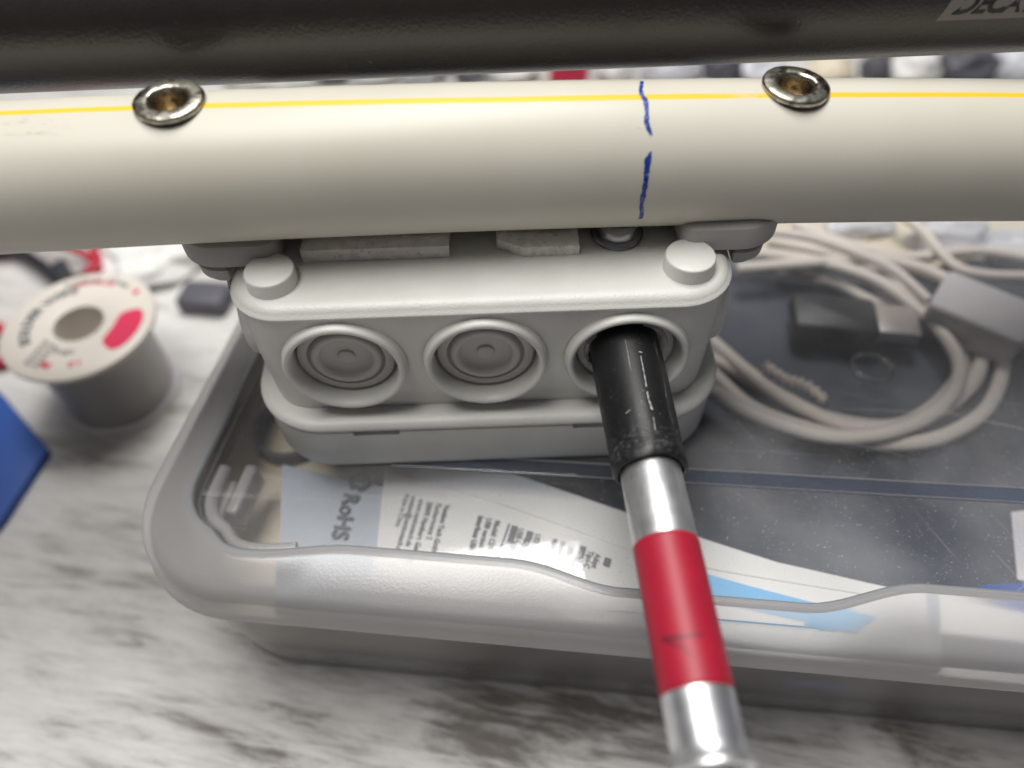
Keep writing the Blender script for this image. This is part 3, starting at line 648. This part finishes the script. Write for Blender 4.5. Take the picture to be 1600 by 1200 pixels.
mb = MB(); p = at(305, 452, 8); mb.box((p.x + 3, p.y - 1, 4), (10, 7, 4), Euler((0, 0, -.15)))  # dark block in place of a soft grey shadow
tag(mb.build('grey_block', M['dark_grey'], None, 40, bevel=2.5), 'small dark grey block standing in for a soft shadow behind the left corner of the junction box', 'adapter')
p = at(235, 400, 5); crumple('crumpled_tissue', (p.x, p.y, 0), (20, 16, 7), M['white_paper'], 'crumpled white tissue behind the solder spool', 'tissue', 4)

# far side of the table, seen in the slit between the two tubes
far = [(430, 'white_paper', 30, 14, 8, 'white'), (520, 'dark_grey', 12, 8, 9, 'dark'), (585, 'white_paper', 16, 9, 6, 'white'), (660, 'bag', 14, 9, 9, 'film'), (735, 'dark_grey', 9, 7, 5, 'dark'), (800, 'white_paper', 15, 10, 8, 'white'),
       (960, 'white_paper', 10, 10, 9, 'white'), (1050, 'bag', 17, 9, 10, 'film'), (1130, 'dark_grey', 11, 8, 11, 'dark'), (1190, 'bag', 12, 9, 8, 'film'), (1300, 'cream_card', 13, 9, 6, 'cream'), (1370, 'dark_grey', 8, 8, 9, 'dark'), (1430, 'white_paper', 14, 9, 8, 'white'), (1510, 'dark_grey', 17, 10, 10, 'dark'), (1590, 'bag', 14, 9, 9, 'film')]
words = {'white': ('paper_ball', 'crumpled white paper', 'paper'), 'dark': ('dark_lump', 'crumpled dark cloth', 'cloth'), 'film': ('crumpled_film', 'crumpled film', 'film'), 'cream': ('cream_scrap', 'cream scrap', 'scrap')}
place = ['at the far left of the slit between the tubes', 'second from the left in the slit between the tubes', 'third from the left in the slit between the tubes', 'fourth from the left in the slit between the tubes', 'left of the white lump by the red block', 'just left of the red block in the slit', 'just right of the red block, between the tubes',
         'right of the pen mark, between the tubes', 'in the slit, left of the right rivet', 'right behind the right rivet', 'in the slit just right of the right rivet', 'second to the right of the right rivet', 'third to the right of the right rivet', 'near the right end of the slit', 'at the right end of the slit between the tubes']
for i, (px, mt, a, b_, h, kd) in enumerate(far):
    p = at(px, 118, 4); nm, lb, ct = words[kd]
    crumple(nm, (p.x, p.y + 4, 0), (a * .9, b_, h), M[mt], lb + ' ' + place[i], ct, i * 1.7 + 2)
p = at(888, 118, 16); mb = MB(); mb.box((p.x, p.y, 14), (9.5, 7, 14)); tag(mb.build('red_block', M['rose'], None, 40, bevel=1.5), 'small red block in the slit between the two tubes', 'block')

# ------------------------------------------------------------------ junction box
jb = empty('junction_box', (-5.6, 145, 64.4)); tag(jb, 'light grey plastic junction box with three round knockouts facing the viewer', 'junction box')
XC, HW, YF, YB = -5.6, 51.2, 106.8, 183.0
KX = (-35.3, -5.4, 24.6); KZ = 98.3
SY = (130.0, 160.0)
body = MB(); loft(body, rect(XC - HW, XC + HW, YF, YB), 11, [(1.6, 79.9), (1.2, 83), (0, 111), (0, 113.2)], 12)
cut = MB()
for kx in KX: cut.lathe([(11.9, 0), (11.9, 9)], (kx, YF - 3, KZ), (0, 1, 0), 64, True, True)
body.build('box_body', M['box'], jb, 35, cut=cut)
plate = MB(); loft(plate, rect(XC - HW, XC + HW, YF, YB), 11, [(0.0, 112.6), (-.42, 112.65), (-.5, 112.9), (-.42, 113.15), (0.0, 113.35), (0.35, 114.0), (1.0, 114.6), (1.9, 114.95), (3, 115.0)], 12)
plate.build('base_plate', M['box'], jb, 60)
for (x, y) in ((-47.8, 115.5), (36.6, 115.5), (-47.8, 174.5), (36.6, 174.5)):
    mb = MB(); mb.lathe([(5.25, 114.9), (5.15, 115.2), (5.05, 118.0), (4.93, 118.27), (4.65, 118.38), (0, 118.42)], (x, y, 0), (0, 0, 1), 48); mb.build('screw_cap', M['box'], jb, 60)
RIM = [(13.3, 0.15), (13.05, -.1), (12.95, -1.2), (12.7, -1.65), (12.2, -1.95), (11.7, -1.75), (11.35, -1.2), (11.15, 0), (11.02, 3.3)]
MEM = [(11.02, 3.3), (10.7, 3.8), (10.45, 3.5), (10.35, 2.2), (10.0, 1.9), (8.4, 2.0), (8.1, 2.9), (7.75, 3.0), (7.5, 1.75), (7.15, 1.45), (6.0, 1.55), (5.6, 2.3), (5.2, 2.85), (1.95, 2.85), (1.8, 2.45), (1.55, 2.35), (0, 2.35)]
for i, kx in enumerate(KX):
    mb = MB(); mb.lathe(RIM, (kx, YF, KZ), (0, 1, 0), 80); rim_o = mb.build('knockout_rim', M['box'], jb, 60)
    mb = MB(); mb.lathe(MEM if i < 2 else [(11.02, 3.3), (10.7, 3.8), (10.45, 3.5), (10.35, 2.4), (10.0, 2.1), (9.0, 2.3), (8.75, 1.6), (8.3, 1.3), (7.8, 1.9)], (kx, YF, KZ), (0, 1, 0), 80)
    if i == 2:                                                       # torn edge
        n = 80
        for k in range(len(mb.v) - 2 * n, len(mb.v)):
            x, y, z = mb.v[k]; a = math.atan2(z - KZ, x - kx); q_ = noise.noise(Vector((math.cos(a) * 2.2, math.sin(a) * 2.2, .4))) + .7 * noise.noise(Vector((math.cos(a) * 9, math.sin(a) * 9, 2)))
            mb.v[k] = (x - math.cos(a) * q_ * .9, y + q_ * 1.3, z - math.sin(a) * q_ * .9)
    mo = mb.build('knockout_membrane', M['membrane'], jb, 60); mo['label'] = 'intact stepped membrane' if i < 2 else 'torn open membrane around the black sleeve'
for y in SY:
    for sgn in (-1, 1):
        mb = MB(); mb.lathe([(13.3, -1), (13.0, .4), (12.9, 2.0), (12.5, 2.8), (11.9, 3.0), (11.3, 2.6), (11.0, 1.5), (10.6, .9), (8, .9), (7.6, 1.4), (0, 1.4)], (XC + sgn * (HW - .4), y, KZ - 2), (sgn, 0, -.03), 64)
        mb.build('side_knockout', M['box'], jb, 60)
LX0, LX1, LY0, LY1 = -60.2, 49.2, 102.6, 188.0
mb = MB(); loft(mb, rect(LX0, LX1, LY0, LY1), 17, [(2.5, 79.75), (.35, 79.8), (0.0, 80.1), (0.05, 80.8), (0.5, 81.6), (1.3, 82.05), (3, 82.2), (6, 82.2)], 14); mb.build('box_flange', M['box'], jb, 60)
cov = MB(); loft(cov, rect(LX0 + .2, LX1 - .2, LY0 + .2, LY1 - .2), 17, [(2.6, 64.4), (1.5, 64.55), (.9, 65.1), (.6, 66.2), (0.3, 77.5), (0.15, 78.9), (.4, 79.3), (1.6, 79.35)], 14)
cut = MB()
for x in (-31.5, 19.0): cut.box((x, LY0 - 1, 78.9), (5.3, 3.4, 1.15))
cov.build('box_cover', M['box'], jb, 35, cut=cut)

# ------------------------------------------------------------------ bracket, bolt and foam strips under the conduit
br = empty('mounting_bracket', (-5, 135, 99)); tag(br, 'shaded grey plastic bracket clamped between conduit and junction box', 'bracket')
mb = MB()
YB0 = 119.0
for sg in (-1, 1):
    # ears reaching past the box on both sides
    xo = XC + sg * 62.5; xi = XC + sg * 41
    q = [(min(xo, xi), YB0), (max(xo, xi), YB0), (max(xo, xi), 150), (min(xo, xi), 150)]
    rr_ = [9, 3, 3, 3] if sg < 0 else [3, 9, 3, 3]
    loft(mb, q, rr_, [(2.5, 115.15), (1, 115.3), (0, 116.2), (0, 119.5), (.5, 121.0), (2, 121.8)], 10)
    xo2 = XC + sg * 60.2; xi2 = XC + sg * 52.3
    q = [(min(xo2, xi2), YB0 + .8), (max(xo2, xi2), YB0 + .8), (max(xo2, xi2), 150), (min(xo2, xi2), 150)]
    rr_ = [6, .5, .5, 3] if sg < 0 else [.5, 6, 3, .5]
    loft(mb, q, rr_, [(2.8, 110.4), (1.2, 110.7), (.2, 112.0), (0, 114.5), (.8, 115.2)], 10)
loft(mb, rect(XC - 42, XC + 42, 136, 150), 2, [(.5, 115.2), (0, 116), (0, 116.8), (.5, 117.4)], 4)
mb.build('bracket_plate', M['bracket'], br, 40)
bx = at(968, 372, 117)
mb = MB(); mb.lathe([(0, 3.6), (3.0, 3.5), (4.0, 2.9), (4.3, 2.0), (4.3, 1.2), (5.2, 1.1), (5.5, .7), (5.3, .15), (0, .15)], (bx.x, 126.4, 115.0), (0, 0, 1), 48)
mb.build('bolt_head', M['steel'], br, 35)
# threaded screw tip beside the left ear
mb = MB(); mb.lathe([(0, 0)] + [(1.9 + (.35 if k % 2 else 0), k * .45) for k in range(1, 22)] + [(0, 10)], (-60.0, 126, 104.0), (0.15, 0, 1), 24); mb.build('screw_thread', M['steel'], br, 20)

def foam(x0, x1, y0, y1, z0, z1, lab, ragged, seed):
    nx, ny = 44, 10; mb = MB(); top = []; bot = []
    for j in range(ny + 1):
        for i in range(nx + 1):
            u, v = i / nx, j / ny; y = y0 + (y1 - y0) * v; x = x0 + (x1 - x0) * u
            if ragged and j <= 4: y += (1 - v * 2.4) * max(0, 3.0 - (x - x0) * .55) + (.35 * noise.noise(Vector((x * 1.8, seed, 0))) + .2 * noise.noise(Vector((x * 6, seed, 3)))) * (1 - v)
            y += .12 * noise.noise(Vector((x * 2.2, seed, 1))) * (1 - v)
            e = min(1, min(u, 1 - u) * 16, v * 6); h = z1 - .5 * (1 - e) ** 2 + .1 * noise.noise(Vector((x, y, seed)))
            top.append((x, y, h)); bot.append((x, y, z0))
    fs = [(j * (nx + 1) + i, j * (nx + 1) + i + 1, (j + 1) * (nx + 1) + i + 1, (j + 1) * (nx + 1) + i) for j in range(ny) for i in range(nx)]
    n = len(top); mb.add(top + bot, fs + [tuple(k + n for k in reversed(f)) for f in fs])
    ring = [i for i in range(nx + 1)] + [j * (nx + 1) + nx for j in range(1, ny + 1)] + [ny * (nx + 1) + i for i in range(nx - 1, -1, -1)] + [j * (nx + 1) for j in range(ny - 1, 0, -1)]
    for i in range(len(ring)): a, b_ = ring[i], ring[(i + 1) % len(ring)]; mb.f.append((a, b_, b_ + n, a + n)); mb.m.append(0)
    return tag(mb.build('foam_strip', M['foam'], None, 50), lab, 'foam tape', 'foam tape pieces under the conduit')
foam(-42.4, -12.0, 121.0, 134, 115.05, 118.6, 'long straight strip of dirty white foam tape under the conduit', False, 1)
foam(-2.2, 14.8, 120.4, 134, 115.05, 117.9, 'short torn piece of white foam tape beside the bolt head', True, 5)

# ------------------------------------------------------------------ cream conduit with rivets
A0, A1 = Vector((-92, 127.3, 222 - 87.0)), Vector((97, 135.8, 222 - 94.4)); ax = (A1 - A0).normalized()
RC = 14.2; BK = 1.8e-4; mid = A0 + ax * (92 / ax.x)                                # point of the axis above x = 0
Zc = Vector((0, 0, 1)); Zc = (Zc - ax * Zc.dot(ax)).normalized(); Yc = Zc.cross(ax)
con = empty('conduit', mid); tag(con, 'cream plastic conduit tube with yellow line and two brass coloured rivets', 'conduit')
MC = Matrix(((ax.x, Yc.x, Zc.x, mid.x * MM), (ax.y, Yc.y, Zc.y, mid.y * MM), (ax.z, Yc.z, Zc.z, mid.z * MM), (0, 0, 0, 1)))
def cyl_hit(px, py, axis_p, axis_d, R):
    r = pray(px, py); o = Vector((0, 0, CAMZ)); rd = r - axis_d * r.dot(axis_d); oc = o - axis_p; od = oc - axis_d * oc.dot(axis_d)
    a, b_, c_ = rd.dot(rd), 2 * rd.dot(od), od.dot(od) - R * R; ds = b_ * b_ - 4 * a * c_
    if ds < 0: ds = 0
    t_ = (-b_ - math.sqrt(ds)) / (2 * a); return o + r * t_
def riv(px, py):                                                    # rivet axis: on the crown of the tube
    r = pray(px, py); x = r.x * ((mid.y) / r.y) * 1.0; return x
rx = [at(271, 158, 222 - 76).x * 1.0, at(1240, 140, 222 - 79).x * 1.0]
body = MB(); body.lathe([(RC, -290 + 10 * k) for k in range(60)], (0, 0, 0), (1, 0, 0), 128, True, True)
body.v = [(x, y, z - BK * min(abs(x), 160) ** 2) for x, y, z in body.v]
cut = MB()
for x in rx: cut.lathe([(4.35, 2), (4.35, 30)], ((x - mid.x) / ax.x, 0.0, 0), (0, 0, 1), 40, True, True)
co = body.build('tube', M['conduit'], None, 40, cut=cut); co.matrix_world = MC; co.parent = con; co.matrix_parent_inverse = con.matrix_world.inverted()
for k, x in enumerate(rx):
    b0 = mid + ax * ((x - mid.x) / ax.x) + Zc * (RC - .25 - BK * ((x - mid.x) / ax.x) ** 2)
    axis = (Zc + Vector((-.02, -0.05, 0)) if k == 0 else Zc + Vector((.03, -.03, 0))).normalized()
    mb = MB(); ring = []
    prof = [(4.3, -7), (4.3, 0), (6.1, 0.0), (6.35, .15), (6.4, .45), (6.42, .7), (6.3, 1.05), (5.95, 1.25), (4.4, 1.35), (3.95, 1.3), (3.6, 1.05), (3.42, .5), (3.35, -1), (3.35, -7)]
    mb.lathe(prof, b0, axis, 72)
    for q_ in range(len(mb.v)):                                       # small dents on the flange
        v = Vector(mb.v[q_]); d_ = noise.noise(v * .9 + Vector((k * 9, 0, 0))); mb.v[q_] = tuple(v + axis * d_ * .12)
    rv = mb.build('rivet', M['rivet'], con, 50)
    mb = MB(); mb.lathe([(3.36, -5.5), (2.4, -5.0), (2.0, -4.2), (1.2, -3.6), (0, -3.4)], b0, axis, 40); o = mb.build('rivet_core', M['brass'], rv, 60)
# knurled skirt under each flange is in the profile; pen mark
def ribbon(name, pts, material, parent, p0_, d0_, R, lift=.05):
    P = []
    for i in range(len(pts) - 1):
        (x0, y0, w0), (x1, y1, w1) = pts[i], pts[i + 1]
        for j in range(8): u = j / 8; P.append((x0 + (x1 - x0) * u, y0 + (y1 - y0) * u, w0 + (w1 - w0) * u))
    P.append(pts[-1]); vs = []
    for i, (x, y, w_) in enumerate(P):
        w_ = w_ * (1 + .35 * noise.noise(Vector((i * .37, x * .1, 0))))
        for s_ in (-1, 0, 1):
            h = cyl_hit(x + s_ * w_ / 2 + noise.noise(Vector((i * .5, s_ * 3, 1))) * .8, y, p0_, d0_, R + lift); vs.append(tuple(h))
    mb = MB(); mb.add(vs, [(3 * i + k, 3 * i + k + 1, 3 * i + k + 4, 3 * i + k + 3) for i in range(len(P) - 1) for k in (0, 1)])
    return mb.build(name, material, parent, 60)
ribbon('pen_mark', [(1003, 126.5, 5), (1001, 140, 6), (1003, 148, 7), (1009, 156, 8), (1011, 175, 6), (1010, 190, 8), (1014, 202, 7), (1018, 210, 4)], M['blue_ink'], con, mid, ax, RC)
ribbon('pen_mark', [(1017, 237, 4), (1012, 250, 10), (1011, 262, 9), (1009, 285, 7), (1005, 305, 8), (1002, 322, 5)], M['blue_ink'], con, mid, ax, RC)
ribbon('pen_mark', [(1002, 322, 6), (1003, 332, 7), (1001, 343, 6), (997, 351, 5), (989, 355, 4)], M['blue_ink'], con, mid, ax, RC)

# ------------------------------------------------------------------ black pole behind, with its label
B0 = Vector((-120, 154.0, 222 - 68.3)); B1 = Vector((120, 161.5, 222 - 70.9)); bd = (B1 - B0).normalized(); RB = 15.5
pole = empty('black_pole', B0.lerp(B1, .5)); tag(pole, 'thick black satin tube with a small grey label at its right end', 'pole')
mb = MB(); mb.lathe([(RB, -320), (RB, 320)], B0.lerp(B1, .5), bd, 128, True, True); mb.build('pole_tube', M['pole'], pole, 40)
def on_pole(px, py, lift=.06): return cyl_hit(px, py, B0, bd, RB + lift)
def pole_uv(s_, th, lift):                                           # s along the axis, th arc length upward from the label corner
    return s_, th
c0_ = on_pole(1462, 33); s0 = (c0_ - B0).dot(bd); rad0 = (c0_ - B0 - bd * s0).normalized(); tan0 = bd.cross(rad0)
if tan0.z < 0: tan0 = -tan0
def wrap(u, v, lift): a = v / RB; return B0 + bd * (s0 + u) + (rad0 * math.cos(a) + tan0 * math.sin(a)) * (RB + lift)
mb = MB(); nu, nv_ = 10, 12; LH = 6.8; LW = 46
vs = [wrap(LW * i / nu + .36 * LH * j / nv_, LH * j / nv_, .04) for j in range(nv_ + 1) for i in range(nu + 1)]
mb.add(vs, [(j * (nu + 1) + i, j * (nu + 1) + i + 1, (j + 1) * (nu + 1) + i + 1, (j + 1) * (nu + 1) + i) for j in range(nv_) for i in range(nu)])
pl_ = mb.build('pole_label', M['pole_label'], pole, 60)
vs, fs = text_mesh('DECATHLON', 5.6, shear=.36, bold=.17, spacing=.86)
mb = MB(); mb.add([wrap(2.2 + v.x * .98, 1.35 + v.y, .09) for v in vs], fs); mb.build('label_letters', M['pole_letters'], pl_, 0, fix=False)

# ------------------------------------------------------------------ aluminium rod with sleeve and tape
rod = empty('aluminium_rod', (25, 70, 100)); tag(rod, 'aluminium rod with black sleeve and red tape plugged into the right knockout', 'rod')
r0 = Vector((23.9, 112, 99.8)); r1 = Vector((27.2, 24.8, 99.6)); rd_ = (r1 - r0).normalized(); RA = 5.65
def ry(y): return (112 - y) / abs(rd_.y)
mb = MB(); mb.lathe([(4.9, ry(112)), (RA, ry(111)), (RA, ry(29.5)), (RA - .12, ry(29)), (RA - .1, ry(27.5)), (RA + .5, ry(26.6)), (RA + .75, ry(26.1)), (RA + .7, ry(25.6)), (RA, ry(25.3)), (RA - .8, ry(25.4)), (RA - 1.0, ry(27)), (RA - 1.0, ry(45)), (0, ry(45))], r0, rd_, 96)
mb.build('rod_tube', M['alu'], rod, 50)
mb = MB(); rs = []; n = 72
e1 = Vector((0, 0, 1)); e1 = (e1 - rd_ * e1.dot(rd_)).normalized(); e2 = rd_.cross(e1)
prof = [(7.0, 114), (7.2, 110), (7.35, 107), (7.35, 100), (7.25, 92), (7.1, 85), (7.0, 82), (7.0, 80), (7.15, 78.6), (7.05, 77.2), (6.7, 76.4), (6.2, 76.3), (5.85, 76.8), (5.8, 79)]
for i, (r_, y) in enumerate(prof):
    ring = []
    for j in range(n):
        a = 2 * math.pi * j / n; dy = 0; rj = r_
        if i >= 6: k_ = Vector((math.cos(a) * 4, math.sin(a) * 4, i * .35)); rj += .16 * noise.noise(k_ * 1.7) if i < 12 else 0; dy = .6 * noise.noise(Vector((math.cos(a) * 1.6, math.sin(a) * 1.6, 3)))
        elif 1 < i < 6: rj += .05 * noise.noise(Vector((math.cos(a) * 2, math.sin(a) * 2, y * .2)))
        ring.append(r0 + rd_ * (ry(y) + dy) + (e1 * math.cos(a) + e2 * math.sin(a)) * rj)
    rs.append(ring)
mb.rings(rs, False, False); slv = mb.build('black_sleeve', M['black_sleeve'], rod, 50)
M['scratch'] = mat('pale_scratch', (0.42, 0.42, 0.43), 0.6)
for pts in ([(999, 549, 3.5), (1003, 551, 3)], [(1001, 556, 1.2), (1006, 580, 1.0), (1010, 604, 1.6)], [(1011, 612, 2.2), (1013, 622, 1.2), (1019, 640, 2.4)], [(1021, 652, 1.2), (1024, 672, .9)], [(985, 640, 1.2), (978, 646, 1.0)]):
    ribbon('scratch', pts, M['scratch'], slv, r0, rd_, 7.38, .08)
mb = MB(); mb.lathe([(RA, ry(61.7)), (RA + .14, ry(61.6)), (RA + .16, ry(61)), (RA + .16, ry(37)), (RA + .14, ry(36.4)), (RA, ry(36.3))], r0, rd_, 96)
tp = mb.build('red_tape', M['red_tape'], rod, 60)
def rod_ribbon(pts, parent):
    return ribbon('marker_letter', pts, M['ink'], parent, r0, rd_, RA + .16, .04)
rod_ribbon([(1032, 997, 4), (1060, 995, 6), (1098, 991, 5)], tp)
# the strokes run across the tube, so widen them along it
for o in [o for o in bpy.data.objects if o.name.startswith('marker_letter')]: bpy.data.objects.remove(o)
def rod_stroke(a, b_, w_):
    P = []
    for j in range(25):
        u = j / 24; P.append((a[0] + (b_[0] - a[0]) * u, a[1] + (b_[1] - a[1]) * u))
    d_ = Vector((b_[0] - a[0], b_[1] - a[1])).normalized(); nx, ny = -d_.y, d_.x; vs = []
    for i, (x, y) in enumerate(P):
        ww = w_ * (1 + .3 * noise.noise(Vector((i * .3, a[0], 0)))) * (0.6 + .4 * math.sin(math.pi * min(1, i / 20 + .1)))
        for s_ in (-.5, .5): vs.append(tuple(cyl_hit(x + nx * ww * s_, y + ny * ww * s_, r0, rd_, RA + .2)))
    return vs, [(2 * i, 2 * i + 1, 2 * i + 3, 2 * i + 2) for i in range(24)]
mb = MB()
for a, b_, w_ in (((1032, 998), (1098, 991), 7), ((1036, 1000), (1068, 1012), 4.5), ((1064, 994), (1066, 1012), 3.5), ((1066, 1010), (1086, 1028), 3.5)):
    vs, fs = rod_stroke(a, b_, w_); mb.add(vs, fs)
M['faint_ink'] = mat('faded_marker', (0.16, 0.012, 0.03), 0.45)
mb.build('marker_letter', M['faint_ink'], tp, 0, fix=False)
